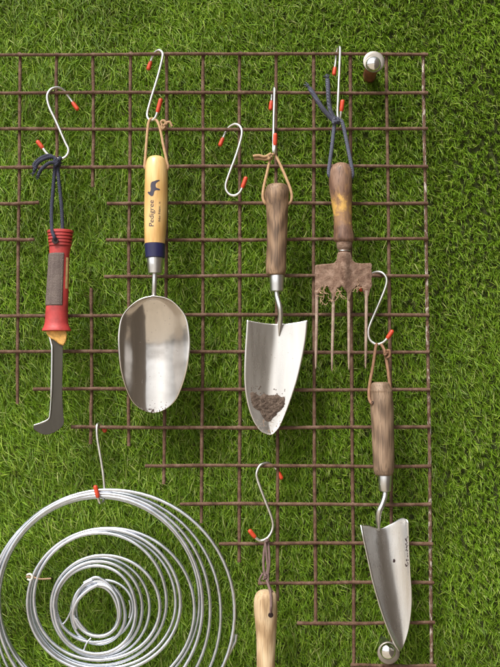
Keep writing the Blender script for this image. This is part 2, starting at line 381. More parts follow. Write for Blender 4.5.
vs = []; fs = []
for y, rs in ROWS:
    for xt, xb, yb, cs in COLS:
        x = xt + (xb - xt) * (y - 70) / (yb - 70)
        if any(a <= x <= b for a, b in rs) and any(a - 2 <= y <= b for a, b in cs):
            c = W(x + random.uniform(-.6, .6), y + random.uniform(-.6, .6), .0458); b0 = len(vs); R1 = random.uniform(.0027, .0038)
            for i in range(4):
                for k in range(8):
                    t_ = math.pi * (i + .5) / 4; a = k * math.pi / 4; q = R1 * random.uniform(.85, 1.12)
                    vs.append(c + Vector((q * math.sin(t_) * math.cos(a), -q * .85 * math.cos(t_), q * math.sin(t_) * math.sin(a))))
            for i in range(3):
                for k in range(8): fs.append((b0 + i * 8 + k, b0 + i * 8 + (k + 1) % 8, b0 + i * 8 + 8 + (k + 1) % 8, b0 + i * 8 + 8 + k))
            fs += [tuple(b0 + k for k in range(8)), tuple(b0 + 24 + k for k in range(8))]
tag(obj('weld', vs, fs, M_bar, mesh), kind='stuff')

# ------------------------------------------------------------------ standoffs
def disc(name, px, py, d0, d1, r, mat, parent, prof=None, sides=32):
    c0 = W(px, py, d1); prof = prof or [(r * .96, d1), (r, d1 - .0006), (r, d0)]
    vs = []; fs = []
    for rr, dd in prof:
        for k in range(sides):
            a = 2 * math.pi * k / sides; vs.append(Vector((c0.x + math.cos(a) * rr, -dd, c0.z + math.sin(a) * rr)))
    n = len(prof)
    for i in range(n - 1):
        for k in range(sides):
            a = i * sides + k; b = i * sides + (k + 1) % sides; fs.append((a, b, b + sides, a + sides))
    fs.append(tuple(range(sides))); fs.append(tuple((n - 1) * sides + k for k in range(sides)))
    return obj(name, vs, fs, mat, parent, True, 40)
for px, py, pm, lab in ((374, 61.5, M_post, 'rust red standoff with pale washer and domed nut near the top bar'),
                    (388.8, 653, M_ferrule, 'standoff with domed nut below the tip of the narrow trowel')):
    c = W(px, py, .068); r = thing('standoff', (c.x, 0, c.z), lab, 'standoff', 'standoffs that hold the mesh off the wall')
    disc('post', px, py, 0, .066,   .0088 if pm is M_post else .0065, pm, r)
    disc('washer', px, py, .0662, .0685, .0143, M_washer, r, [(.0095, .0686), (.0128, .0686), (.014, .0681), (.0143, .0672), (.0143, .0662)])
    R = .0103; disc('domed_nut', px, py, 0, .078, R, M_dome, r, [(R * math.sin(a), .0686 + .0085 * math.cos(a)) for a in np.linspace(.08, math.pi / 2, 12)])

# ------------------------------------------------------------------ S hooks
HOOKG = 'S hooks with red tips on the mesh'
def hook(P, cap0, cap1, label, r=.0019):
    """P: wire path; cap0 / cap1: end points of the red dipped tips beyond the ends of the wire"""
    t = thing('s_hook', W(*P[len(P) // 2]), label, 'hook', HOOKG)
    full = [cap0] + P + [cap1]
    Q = catmull(full, 8); cut0 = 6; cut1 = len(Q) - 7
    vs, fs = tube_geo([W(*q) for q in Q[cut0 - 3:cut1 + 3]], r, 10); obj('wire', vs, fs, M_hook, t, True, 60)
    for seg in (Q[1:cut0 + 2], Q[cut1 - 2:-1][::-1]):
        pts = [W(*q) for q in seg]; e = (pts[0] - pts[1]).normalized()
        rr = [.0029] * len(pts); rr[-1] = .0021; rr[-2] = .0027
        pts = [pts[0] + e * .0018, pts[0] + e * .0013] + pts; rr = [.0008, .002] + rr
        vs, fs = tube_geo(pts, rr, 10); obj('red_tip', vs, fs, M_tip, t, True, 60)
F, Bk = .0535, .040
hook([(71.5, 101, Bk), (67.6, 95.3, .041), (64, 90.6, .043), (58, 87.6, .0475), (51, 89.3, .0515), (47.2, 96, F), (49.2, 107, F), (56, 121.4, F), (65, 142, F), (68.3, 149, .054), (67.3, 154.6, .055), (62.5, 158.5, .056), (53.5, 158, .057), (47, 153.7, .058), (43, 148.6, .058)],
     (78, 110, Bk), (37, 141, .058), 'S hook with red tips holding the navy cord of the red-handled knife')
hook([(151.2, 60, .041), (153.2, 55.8, .042), (155.5, 52, .0445), (159, 50.2, .0485), (162.3, 52.8, .052), (162.4, 58, F), (158, 76, F), (151.3, 98, .054), (147.5, 112, .055), (147.6, 117.5, .0565), (150.5, 120.3, .059), (154.5, 118.6, .0615), (157.3, 112.5, .063)],
     (148, 70, .0405), (161, 98.5, .064), 'S hook over the top bar carrying the scoop by its tan thong')
hook([(271.6, 99.5, .041), (272.4, 94, .041), (273.3, 89.5, .0435), (274.3, 88, .048), (274.6, 90.5, .0525), (274.2, 105, .0545), (273.6, 130, .0565), (273.4, 146, .059), (273.6, 152.5, .0625), (274.2, 154, .0665), (274.7, 151, .070), (275, 145.5, .071)],
     (270.5, 110, .041), (275.3, 133.5, .072), 'S hook seen edge-on holding the broad trowel soiled with earth')
hook([(223.6, 136.6, .041), (226.5, 131, .041), (230, 126.6, .0435), (235.5, 124.2, .048), (240.5, 127.2, .052), (241.8, 135, F), (236.5, 154, F), (228.2, 176.5, F), (225.6, 187, F), (228.5, 193.6, .054), (234, 195.7, .055), (239, 193.2, .056), (242.2, 188, .057)],
     (219.7, 146, .041), (246.2, 177, .058), 'empty S hook with red tips hanging alone left of the broad trowel')
hook([(335.2, 66, .041), (336.2, 57, .041), (337.5, 50, .0435), (339.4, 46.8, .048), (340.2, 50, .0525), (339.8, 62, .0545), (338.6, 90, .0565), (337.6, 112, .0595), (338.4, 118.3, .0635), (340, 118.6, .067), (341.3, 111.5, .070)],
     (334, 75, .041), (342.7, 100, .071), 'S hook near the upper standoff holding the rusty fork by its faded blue cord')
hook([(364.5, 282, .041), (367, 277, .041), (371.8, 273.7, .0435), (377.5, 271.9, .048), (382.9, 273.4, .052), (386.6, 279, F), (385.3, 288, F), (377.5, 307, F), (370, 325, F), (368.4, 333, F), (370.3, 340, .054), (376, 344.2, .056), (382, 343, .058), (387, 338.7, .060)],
     (360.5, 291, .041), (392.7, 330.5, .061), 'S hook beside the fork tines holding the narrow trowel')
hook([(277.5, 470.6, .041), (275, 467.6, .041), (271, 464.6, .0435), (266, 463, .048), (260, 465.6, .052), (256.7, 473, F), (258, 481, F), (265, 500, F), (271.3, 516.6, F), (273, 525.5, F), (271.3, 532.5, .0535), (267, 538.4, .055), (260.5, 540.6, .056), (255.5, 537.6, .057)],
     (281.8, 479, .041), (249.2, 530, .058), 'S hook with amber-red tips holding the pale handle at the bottom of the mesh')
hook([(103, 427.6, .041), (101, 424.6, .042), (98.5, 423.8, .047), (96.9, 426.5, .052), (97.3, 438, F), (100, 454, .054), (102.6, 470, .0545), (104.3, 486, .055), (104.2, 497, .0565), (102.5, 502.5, .062), (99.8, 502.5, .069), (98, 497.5, .073)],
     (105.2, 431.5, .041), (95, 485.5, .0745), 'S hook carrying the coil of galvanised wire')

# ------------------------------------------------------------------ coil of wire
coil = thing('wire_coil', W(102, 498, .06), 'big loose coil of shiny galvanised wire hanging from a hook', 'wire coil')
CX, CY = 100., 606.
T = [(235, 490.5, -9, 740), (221, 492.2, -6, 727), (210.5, 493.8, -3, 713), (202.5, 495.4, -1, 702), (199, 497, 0, 697), (194, 528, 27, 672), (180, 529.5, 30, 668), (175.6, 532, 31, 665),
     (166, 533.5, 34, 660), (160, 555.5, 51, 658), (149, 558, 52, 656), (142, 561, 54, 653), (136, 566, 57, 643), (133, 580.5, 71, 642), (125, 582, 73.5, 637), (119, 584.5, 75.5, 634), (117.5, 586, 77, 632)]
T = [(236, 490, -9, 742)] + T
keys = []
for (rx, ty, lx, by) in T: keys += [rx - CX, CY - ty, CX - lx, by - CY]
def coil_pts(k0, k1, n=18, dr=0, depth=None):
    out = []
    for i in range(int((k1 - k0) * n) + 1):
        k = k0 + i / n; j = int(math.floor(k)); f = k - j
        g = [keys[min(max(j + q, 0), len(keys) - 1)] for q in (-1, 0, 1, 2)]
        g[0] = keys[max(j - 4, 0) + 3] if j < 1 else g[0]
        r = .5 * (2 * g[1] + (g[2] - g[0]) * f + (2 * g[0] - 5 * g[1] + 4 * g[2] - g[3]) * f * f + (-g[0] + 3 * g[1] - 3 * g[2] + g[3]) * f ** 3) + dr
        a = k * math.pi / 2
        d = depth(k) if depth else .0625 + .0052 * math.sin(k * math.pi / 6) + .0012 * math.sin(k * 1.37 + 2)
        r += .55 * math.sin(k * 1.13 + 1) * math.sin(k * .31) + .4 * math.sin(k * 2.9 + .5) * (.4 + .6 * k / 68) + (1.1 * math.sin(k * 2.37) if k > 50 else 0)
        out.append((CX + r * math.cos(a), CY - r * math.sin(a), d))
    return out
WR = .0023
tube('strand', coil_pts(3.0, 69.4), WR, M_galv, coil, straight=True, sides=8)
tube('strand', [(236.4, 634, .0635), (235.6, 641, .0635)] + [(CX + r * math.cos(a), CY - r * math.sin(a), .0645 + .002 * math.sin(a * 2)) for a, r in [(math.radians(q), np.interp(-q, [10, 90, 180, 225, 270, 318], [137, 135, 111, 110.5, 115, 122])) for q in range(-24, -277, -6)]], WR, M_galv, coil, straight=True)
tube('strand', [(84, 583, .066), (95, 577.5, .0665), (103, 580, .066), (112, 588, .0655), (117, 598, .065)], WR, M_galv, coil)
tube('strand', [(97, 585, .067), (88, 590, .067), (78.5, 599, .067), (73.5, 610, .067), (73.5, 620, .066), (76.5, 629, .0655)], .0026, M_galv, coil)
tube('strand', [(76, 618, .068), (81, 625, .068), (87, 632, .0675)], .002, M_galv, coil)
for P in ([(92, 580, .0685), (84, 584, .069), (79, 591, .069), (73, 606, .068), (67, 619, .067), (63, 624, .067)], [(91, 638, .067), (87.5, 642, .068), (85, 647, .068), (83.5, 652.5, .067)], [(129, 600, .066), (130.5, 608, .067), (129, 618, .067)]):
    tube('tie_wire', P, .0012, M_galv, coil)
tube('tie_twine', [(26, 577, .066), (33, 577.2, .067), (40, 579, .067), (51, 578.5, .065)], .0011, M_root, coil)
tube('wire_joint', [(234.6, 609, .0625), (235, 616, .0625), (235.2, 619, .0625)], .003, M_dark, coil)
vs, fs = tube_geo([W(x, y, d) for x, y, d in catmull([(27, 575, .065), (30, 574, .069), (32.5, 577, .069), (30.5, 580, .067), (27.5, 579, .065)], 5)], .0014, 8)
obj('tie_knot', vs, fs, m_plain('pale_twine', (.6, .58, .52), .8), coil)

# ------------------------------------------------------------------ cord helpers
def cord(P, r, mat, parent, n=8, name='cord'): return tube(name, P, r, mat, parent, n=n, sides=8)
def knot(px, py, d, size, r, mat, parent, seed=0):
    rg = random.Random(seed); P = []
    for i in range(16):
        a = i * 2.1; P.append((px + size * math.cos(a) * rg.uniform(.45, .8), py + size * math.sin(a * 1.35) * rg.uniform(.5, .9), d + .0045 * math.sin(a * .9)))
    return tube('knot', P, r, mat, parent, n=4, sides=8)

def fray(x, y, d, dx, dy, mat, parent, n=9, ln=4.5):
    rg = random.Random(int(x * 7 + y)); vs = []; fs = []
    for k in range(n):
        a = math.atan2(dy, dx) + rg.uniform(-.6, .6); l = ln * rg.uniform(.5, 1.15); ox, oy = rg.uniform(-1.3, 1.3), rg.uniform(-1.3, 1.3)
        P = [(x + ox - 2 * dx, y + oy - 2 * dy, d), (x + ox, y + oy, d + rg.uniform(-.001, .001)), (x + ox + l * .6 * math.cos(a), y + oy + l * .6 * math.sin(a), d + rg.uniform(-.002, .002)), (x + ox + l * math.cos(a + rg.uniform(-.7, .7)), y + oy + l * math.sin(a + rg.uniform(-.3, .3)), d + rg.uniform(-.002, .002))]
        tube_geo([W(*q) for q in catmull(P, 3)], .0006, 5, vs=vs, fs=fs)
    return obj('frayed_end', vs, fs, mat, parent)

# ------------------------------------------------------------------ red handled weeding knife
D = .070
kn = thing('weeding_knife', W(55, 435, D), 'weeding knife with red and grey handle and dark hooked blade', 'garden knife')
HP = [(246, 49.2, 71.2), (254, 49.2, 69.5), (270, 48.3, 69), (290, 47, 68.6), (305, 46, 68.2), (314, 45.2, 68), (323, 44.6, 68.3), (327, 43.4, 69.5), (329.5, 42, 71.2), (330.8, 42, 71.2), (331.2, 44, 69)]
body = lathe('handle', HP, D, M_red, kn, flat=.72)
prof = [(230.2, 49, 71.6), (230.6, 47.4, 73)]
yy = 231
for k in range(5):
    e = k * .42; prof += [(yy, 47 + e, 73.4 - e), (yy + 2.1, 47 + e, 73.4 - e), (yy + 2.3, 48.7 + e, 71.6 - e), (yy + 3.0, 48.7 + e, 71.6 - e)]; yy += 3.2
prof += [(246.6, 49, 71)]
lathe('ribbed_pommel', prof, D, M_red, kn, flat=.78, sharp=30)
# grip overlay: a raised rubber panel wrapped on the left front of the handle
vs = []; fs = []; ny, na = 64, 28; m = mpp(D)
for i in range(ny + 1):
    y = 253.6 + (306 - 253.6) * i / ny; xl, xr = interp(HP, y); c = W((xl + xr) / 2, y, D); r = (xr - xl) / 2 * m + .0007
    for k in range(na + 1):
        a = math.radians(-62 + (200 + 62 - 5) * k / na); a = math.radians(190) + (math.radians(308) - math.radians(190)) * k / na
        tex = .0005 * ((i + k) % 2)
        edge = .0012 if (i in (0, ny) or k in (0, na)) else 0
        vs.append(c + Vector((math.cos(a) * (r + tex - edge), math.sin(a) * (r + tex - edge) * .74, 0)))
for i in range(ny):
    for k in range(na): a = i * (na + 1) + k; fs.append((a, a + 1, a + na + 2, a + na + 1))
obj('rubber_grip', vs, fs, M_grip, kn)
vs = []; fs = []
for i in range(9):
    y = 258 + 31 * i / 8; xl, xr = interp(HP, y); c = W((xl + xr) / 2, y, D); r = (xr - xl) / 2 * m + .0004
    for k in range(4):
        a = math.radians(320 + 20 * k / 3); vs.append(c + Vector((math.cos(a) * r, math.sin(a) * r * .72, 0)))
for i in range(8):
    for k in range(3): a = i * 4 + k; fs.append((a, a + 1, a + 5, a + 4))
obj('label', vs, fs, M_label, kn)
h = W(55, 240.5, D + .0098)
disc('hole', 55, 240.5, D + .004, D + .0138, .0042, M_dkgap, kn, [(.0042, D + .0138), (.0042, D + .004)], 20)
fer = [(46, 330), (66, 330), (67, 335), (66.2, 341), (63.5, 346), (59, 344), (54, 340), (49.5, 337.5), (46.4, 334)]
poly_prism('ferrule', fer, D, .012, M_tape, kn, .0015)
bl = catmull([(50, 334), (52.6, 345), (53, 360), (52.4, 388), (51, 412), (48.6, 420), (42, 423), (34, 425.4), (34.6, 430), (45, 434.8), (56, 431.4), (63.6, 424), (63.2, 412), (62.3, 390), (62.8, 345), (60, 334)], 5, closed=True)
poly_prism('blade', [(p[0], p[1]) for p in bl], D + .001, .0022, M_dark, kn, .0004)
edge = catmull([(49.7, 335, D + .001), (51.9, 344, D + .0015), (52.6, 351, D + .002), (52, 388, D + .002), (50.5, 413, D + .002), (48.6, 419.2, D + .0015), (42, 422.6, D + .001), (34, 425.2, D + .001)], 6)
vs, fs = tube_geo([W(e[0] - .5, e[1], e[2] + .0005) for e in edge], [.0017] * 20 + [.0011] * (len(edge) - 26) + [.0007] * 6, 8); obj('ground_edge', vs, fs, M_bright, kn)
cr = .0024
cord([(55.2, 239.5, D + .0128), (54, 236.5, D + .0155), (51.8, 229, D + .011), (51.5, 210, .066), (53, 190, .062), (55, 166, .0605), (57, 158, .061)], cr, M_navycord, kn)
cord([(62.5, 233, D + .002), (62.4, 226, D), (61.3, 205, .065), (58.7, 180, .061), (57.5, 165, .060)], cr, M_navycord, kn)
cord([(57, 160, .064), (52, 157, .066), (44, 159, .067), (37.5, 163.5, .067), (34, 171, .065)], cr, M_navycord, kn)
cord([(57, 164, .065), (51, 162.5, .068), (45.5, 165.5, .069), (40.5, 170.5, .068), (38, 176, .066)], cr, M_navycord, kn)
cord([(58, 161, .0655), (50, 155.6, .0655), (41, 158, .066), (34, 164.5, .066), (36, 169, .066)], cr, M_navycord, kn)
knot(57, 161.5, .062, 5.2, cr, M_navycord, kn, 3)
fray(38, 176, .066, -.5, .85, M_navycord, kn, 8, 3.5)
fray(34, 171, .065, -.3, .95, M_navycord, kn, 8, 3.5)

# ------------------------------------------------------------------ scoop
D = .078
sc = thing('compost_scoop', W(155, 412, D), 'polished steel scoop with pale varnished handle and navy band', 'scoop')
SP = [(156.2, 152, 160), (157, 149.6, 162.4), (159, 147.4, 164.6), (163, 146, 166.2), (170, 145, 167.4), (180, 144.6, 167.8), (195, 144.3, 167.8), (212, 144.1, 167.3), (230, 144.2, 166.2), (243.8, 144.5, 165)]
lathe('handle', SP, D, M_pale, sc, sides=120, fine=4)
lathe('navy_band', [(243.8, 144.9, 164.7), (244, 144.4, 165.1), (251, 144.9, 165), (257.5, 145.4, 164.9), (257.9, 146, 164.4)], D, M_navy, sc, sides=36)
lathe('ferrule', [(257.9, 147, 163.2), (258.3, 146.7, 163.6), (266, 147.3, 162.8), (273.2, 148.2, 161.8), (273.8, 149.2, 160.8)], D, M_ferrule, sc, sides=32)
tube('rod', [(154.8, 272, D), (154.4, 285, D), (153.8, 299, D - .004)], .0034, M_ferrule, sc, sides=16)
EL = [(153, 296), (142, 298.4), (133.5, 303.3), (125, 311.5), (120.4, 320), (118.3, 332), (118, 345), (119.6, 364), (122, 376), (126, 389), (131.5, 400.5), (139, 408), (147, 411.8), (153.5, 412.8)]
ER = [(153.5, 296), (165, 297.8), (174, 302.4), (182.7, 311.5), (187, 320), (189.4, 332), (190.2, 345), (188.8, 359), (186.4, 372), (182.2, 386), (176.4, 399), (168.6, 407.2), (160, 411.6), (154, 412.8)]
def scoop_d(u, v, x, y):
    g = min(1, max(0, (y - 296) / 52)); g = math.sqrt(1 - (1 - g) ** 2)
    q = min(1, abs(x - 154) / 37); tub = (max(1 - q ** 2, 0)) ** .62
    rim = (1 - abs(u) ** 3)
    low = min(1, max(0, (y - 360) / 53))
    return .089 - .026 * g * (tub * (1 - low) ** 0 * (rim * (1 - low) + low)) + .004 * low
sheet('bowl', EL, ER, scoop_d, M_scoop, sc, nu=36, nv=6, thick=.0013)
def on_handle(prof, d, px, py, up=.0003):
    xl, xr = interp(prof, py); c = (xl + xr) / 2; rad = (xr - xl) / 2 * mpp(d); C = W(c, py, d); dy = C.y - CAM.y
    kx = (C.x - CAM.x) / dy; kz = (C.z - CAM.z) / dy; off = (px - c) * mpp(d)
    a = math.asin(max(-1, min(1, off / (rad * math.sqrt(1 + kx * kx))))) - math.atan(kx); rad += up
    return Vector((C.x + rad * math.sin(a), C.y - rad * math.cos(a), C.z - rad * math.cos(a) * kz))
def wrap(name, co, fs, parent, prof, d, mat):
    bm = bmesh.new(); vv = [bm.verts.new((c[0], c[1], 0)) for c in co]
    for f in fs:
        try: bm.faces.new([vv[i] for i in f])
        except ValueError: pass
    bmesh.ops.triangulate(bm, faces=bm.faces)
    x0 = min(c[0] for c in co); x1 = max(c[0] for c in co)
    q = x0 + .6
    while q < x1:
        bmesh.ops.bisect_plane(bm, geom=bm.verts[:] + bm.edges[:] + bm.faces[:], plane_co=(q, 0, 0), plane_no=(1, 0, 0)); q += .6
    bm.verts.index_update()
    V = [on_handle(prof, d, v.co.x, v.co.y) for v in bm.verts]; Fc = [tuple(v.index for v in f.verts) for f in bm.faces]; bm.free()
    return obj(name, V, Fc, mat, parent, False)
def print_text(txt, xb, yb, length, height, parent, prof, d, name):
    cu = bpy.data.curves.new('print', 'FONT'); cu.body = txt; cu.size = 1; cu.resolution_u = 3
    to = bpy.data.objects.new('print_source', cu); COL.objects.link(to); bpy.context.view_layer.update()
    dg = bpy.context.evaluated_depsgraph_get(); me = bpy.data.meshes.new_from_object(to.evaluated_get(dg)); bpy.data.objects.remove(to)
    co = np.array([v.co[:] for v in me.vertices]); fs = [tuple(p.vertices) for p in me.polygons]; bpy.data.meshes.remove(me)
    sx = length / co[:, 0].max(); sy = height / .73
    return wrap(name, [(xb - c[1] * sy, yb - c[0] * sx) for c in co], fs, parent, prof, d, M_ink)
print_text('Pedigree', 153.6, 226.6, 26.5, 4.9, sc, SP, D, 'lettering')
print_text('No Nev. x', 160.2, 221.5, 20, 2.1, sc, SP, D, 'small_print')
dog = [(103, 128), (112, 112), (138, 104), (160, 96), (184, 94), (187, 103), (172, 108), (158, 120), (149, 133), (148, 150), (152, 166), (168, 174), (186, 180), (190, 191), (176, 193), (156, 190), (142, 196), (134, 208), (131, 226), (124, 244), (108, 249), (94, 240), (80, 226), (73, 212), (80, 205), (94, 209), (101, 196), (103, 176), (100, 152)]
wrap('dog_emblem', [(140 + x / 9.53, 170 + y / 9.53) for x, y in dog], [tuple(range(len(dog)))], sc, SP, D, M_ink)
for k in range(1):
    cord([(151, 118.5, .0605), (148.4, 123, .063), (146.6, 140, .070), (145.4, 156, .076), (144.6, 166, .079), (146, 169.5, .0775)], .0018, M_tancord, sc)
    cord([(151.5, 118.5, .060), (157, 121, .062), (160.5, 131, .067), (163.2, 145, .073), (166.5, 160, .078), (168, 167, .079), (167, 170, .0775)], .0018, M_tancord, sc)
    knot(163.3, 127.5, .066, 3.6, .0017, M_tancord, sc, 5)
    cord([(162, 129, .068), (165, 124, .069), (169.5, 122, .069), (172, 126.5, .068)], .0017, M_tancord, sc)
    cord([(163, 126, .067), (161, 122, .068), (164, 120.6, .069), (166.5, 124.6, .069)], .0017, M_tancord, sc)

# ------------------------------------------------------------------ broad trowel
D = .076
tr = thing('trowel', W(270, 434, D), 'broad steel trowel with brown wooden handle and earth stuck near its tip', 'trowel')
TP = [(184.3, 271, 284), (185, 268.4, 286.4), (187, 266.4, 288), (191, 265, 289), (196, 264.3, 289.2), (203, 265.2, 288.6), (212, 266.2, 288.2), (230, 266.8, 287.4), (250, 266.6, 286.8), (264, 266, 286.4), (270, 265.8, 286.2), (274.5, 266.6, 285.4), (275.4, 268, 284)]
lathe('handle', TP, D, M_weath, tr, sides=32, fine=4, wob=.02)
lathe('ferrule', [(275.2, 269.6, 284.2), (275.8, 269.4, 284.4), (284, 270, 284), (291, 270.4, 283.6), (291.6, 271.4, 282.6)], D, M_ferrule, tr, sides=32)
vs, fs = tube_geo([W(*q) for q in catmull([(276.6, 290, D), (277.2, 297, D + .001), (279.6, 306, D + .004), (280.6, 313, D + .003), (280.2, 321, D - .002), (279.6, 329, D - .0055), (279, 336, D - .0075)], 6)], [.0034] * 25 + [.0034 - .0028 * i / 11 for i in range(12)], 14)
obj('neck', vs, fs, M_ferrule, tr)
TL = [(246.8, 320), (245.9, 335), (244.8, 352), (244.2, 369), (244.4, 383), (246, 397), (249.4, 411), (254.4, 423), (261, 431.4), (268, 434.3), (270.8, 434.4)]
TR = [(307.7, 320), (306.3, 336), (304, 351), (300.8, 366), (297.3, 380), (293.2, 393), (288.6, 406), (284, 417.5), (279.4, 427), (274.6, 432.6), (271.2, 434.4)]
def trow_d(u, v, x, y):
    A = .0085 * (1 - v) ** .7 + .002
    return .0755 - A * (1 - min(1, math.sqrt(u * u + .012))) + .006 * v * v * 0 - .004 * v
def trow_bend(u, v, x, y):
    return x, y + 3.8 * (1 - u * u) * max(0, 1 - v * 5)
sheet('blade', TL, TR, trow_d, M_trowel, tr, nu=36, nv=6, bend=trow_bend, thick=.0014)
# soil crust
pl = [(249.8, 393), (252, 391.4), (256, 393), (260, 396), (264, 393), (269, 395), (274, 394.6), (277, 393.4), (281, 397), (285.4, 396), (285, 402), (284.4, 407), (280, 411), (276, 415), (272, 419), (269, 422.6), (265.4, 420.6), (262, 416), (260, 411.4), (256, 409.6), (252.6, 406.6), (250.6, 400)]
def inside(x, y):
    c = False; j = len(pl) - 1
    for i in range(len(pl)):
        if (pl[i][1] > y) != (pl[j][1] > y) and x < (pl[j][0] - pl[i][0]) * (y - pl[i][1]) / (pl[j][1] - pl[i][1]) + pl[i][0]: c = not c
        j = i
    return c
def edge_dist(x, y):
    best = 9
    for i in range(len(pl)):
        a = np.array(pl[i]); b = np.array(pl[(i + 1) % len(pl)]); t_ = np.clip(np.dot(np.array((x, y)) - a, b - a) / np.dot(b - a, b - a), 0, 1); best = min(best, np.linalg.norm(a + (b - a) * t_ - (x, y)))
    return best
def tsurf(x, y):
    xs = np.interp(y, [p[1] for p in TL], [p[0] for p in TL]); xe = np.interp(y, [p[1] for p in TR], [p[0] for p in TR])
    v = np.interp(y, [320, 434], [0, 1]); return trow_d((x - xs) / (xe - xs) * 2 - 1, v, x, y)
def soil(name, parent, x0, x1, y0, y1, step, ins, edist, hmax, base, mat):
    idx = {}; vs = []; fs = []; rg = random.Random(4)
    nx = int((x1 - x0) / step); ny = int((y1 - y0) / step)
    for j in range(ny + 1):
        for i in range(nx + 1):
            x = x0 + i * step + rg.uniform(-.25, .25) * step; y = y0 + j * step + rg.uniform(-.25, .25) * step
            wob = 1.1 * math.sin(x * 2.3 + y * .7) * math.sin(y * 1.9 - x)
            if ins(x + wob * .5, y + wob * .4):
                e = min(1, edist(x, y) / 3)
                hgt = hmax * (e ** .6) * (.35 + .4 * rg.random() + .25 * (math.sin(x * .9) * math.sin(y * 1.1) + 1) / 2)
                idx[i, j] = len(vs); vs.append(W(x, y, base(x, y) + .0009 + hgt))
    for (i, j), a in list(idx.items()):
        q = [idx.get(k) for k in ((i, j), (i + 1, j), (i + 1, j + 1), (i, j + 1))]
        q = [k for k in q if k is not None]
        if len(q) >= 3: fs.append(tuple(q))
    return obj(name, vs, fs, mat, parent, True, 55)
soil('dried_soil', tr, 248, 288, 389, 425, .62, inside, edge_dist, .0032, tsurf, M_soil)
vs = []; fs = []; rg = random.Random(9)
for k in range(26):
    x = rg.uniform(250, 262); y = rg.uniform(386, 393)
    if k > 16: x = rg.uniform(258, 286); y = rg.uniform(389, 397)
    r = rg.uniform(.0004, .0011); c = W(x, y, tsurf(x, y) + .001); b = len(vs)
    vs += [c + Vector(q) * r for q in ((1, 0, 0), (-1, 0, 0), (0, 1, 0), (0, -1, 0), (0, 0, 1), (0, 0, -1))]
    fs += [tuple(b + i for i in f) for f in ((0, 2, 4), (2, 1, 4), (1, 3, 4), (3, 0, 4), (2, 0, 5), (1, 2, 5), (3, 1, 5), (0, 3, 5))]
tag(obj('soil_crumbs', vs, fs, M_soil, tr), kind='stuff')
r_ = .0019
cord([(273.5, 153.8, .068), (270.6, 158, .069), (267, 173, .073), (263.8, 187, .078), (262.8, 197, .080), (264.8, 203, .080), (266.4, 204, .078)], r_, M_tancord, tr)
cord([(274.4, 153.8, .065), (278, 160, .067), (284, 173, .072), (289, 185, .077), (291.6, 194, .079), (291.2, 201, .079), (288.4, 204, .0775)], r_, M_tancord, tr)
cord([(253, 156.2, .073), (259, 155.5, .074), (265, 156.8, .074), (271, 153.6, .072)], r_, M_tancord, tr)
cord([(254, 158.8, .070), (260, 158.6, .071), (266, 159.4, .072), (272, 156.4, .071)], r_, M_tancord, tr)
knot(269.5, 157, .070, 3.2, .0018, M_tancord, tr, 8)

# ------------------------------------------------------------------ rusty hand fork
D = .076
FORK_PATCH_Z = W(343, 209, D).z - W(342, 370, D).z
M_forkwood = m_wood('worn_painted_wood', [(.3, (.1, .05, .032)), (.5, (.2, .11, .07)), (.68, (.29, .175, .115))], 50, .2, .55, paintpatch, .0006)
fk = thing('hand_fork', W(342, 370, D), 'rusty four-tined hand fork with worn wooden handle showing yellow paint', 'hand fork')
FP = [(163, 338, 344), (163.8, 335.4, 346.8), (166.5, 332, 350), (171, 329.8, 351.8), (178, 329, 352.3), (187, 329, 352.3), (200, 331, 352), (213, 333, 351.8), (222, 333.9, 352), (232, 333.8, 353.4), (239, 333.6, 354.3), (241.4, 334.6, 353.6), (242.2, 336, 352.6)]
lathe('handle', FP, D, M_forkwood, fk, sides=32, fine=4, wob=.02)
lathe('ferrule', [(242, 336.4, 351.9), (243, 336.2, 352.2), (248.6, 337, 351.4), (249.4, 338, 350.4), (250, 338.4, 350.2), (251.2, 338.4, 350.2), (251.8, 338.8, 349.8), (254, 339, 349.4)], D, M_fork, fk, sides=28)
tube('ring', [(344.2 + 6.1 * math.cos(a), 250.4, D + 6.1 * mpp(D) * math.sin(a)) for a in np.linspace(0, 6.28, 24)], .0006, M_ferrule, fk, straight=True)
TINES = [317, 333.5, 348.9, 366.6]
def ftop(x):
    return np.interp(x, [315, 316, 326, 334, 337, 339, 344, 349.4, 351.6, 355, 362, 370.4, 371.6], [266.5, 264.8, 264.2, 263.2, 260, 252.5, 251.8, 252.5, 260, 263, 263.6, 263.2, 265.5])
def fbot(x):
    dn = min(abs(x - t_) for t_ in TINES); return 287 + 14 * max(0, 1 - dn / 6.2) ** 1.8 + (1.2 * math.sin(x * 1.3))
vs = []; fs = []; NX, NY = 76, 16
for i in range(NX + 1):
    x = 315 + (371.6 - 315) * i / NX
    for j in range(NY + 1):
        y = ftop(x) + (fbot(x) - ftop(x)) * j / NY
        ridge = .0062 * math.exp(-((x - 344) / 4.2) ** 2) * max(0, 1 - max(0, y - 270) / 22) + .003 * math.exp(-((x - 344) / 11) ** 2)
        vs.append(W(x, y, D - .001 + ridge + .0016 * math.sin((x - 315) / 56.6 * math.pi) + .0006 * math.sin(x * .5) * math.sin(y * .6)))
for i in range(NX):
    for j in range(NY): a = i * (NY + 1) + j; fs.append((a, a + 1, a + NY + 2, a + NY + 1))
obj('head', vs, fs, M_fork, fk, True, thick=.0042)
for x0, x1, ye in ((317, 315.8, 369), (333.6, 331.9, 371), (348.9, 348.9, 370), (366.6, 365.6, 368.5)):
    q = catmull([(x0, 291, D - .0008), (x0 - .1, 298, D), (x0 * .7 + x1 * .3, 320, D + .002), (x0 * .3 + x1 * .7, 348, D + .004), (x1, ye, D + .002)], 6)
    vs, fs = tube_geo([W(*p) for p in q], [np.interp(i / (len(q) - 1), [0, .12, .25, .8, 1], [.0031, .003, .0023, .0018, .0008]) for i in range(len(q))], 9); obj('tine', vs, fs, M_tine, fk)
rg = random.Random(31); ROOTS = []
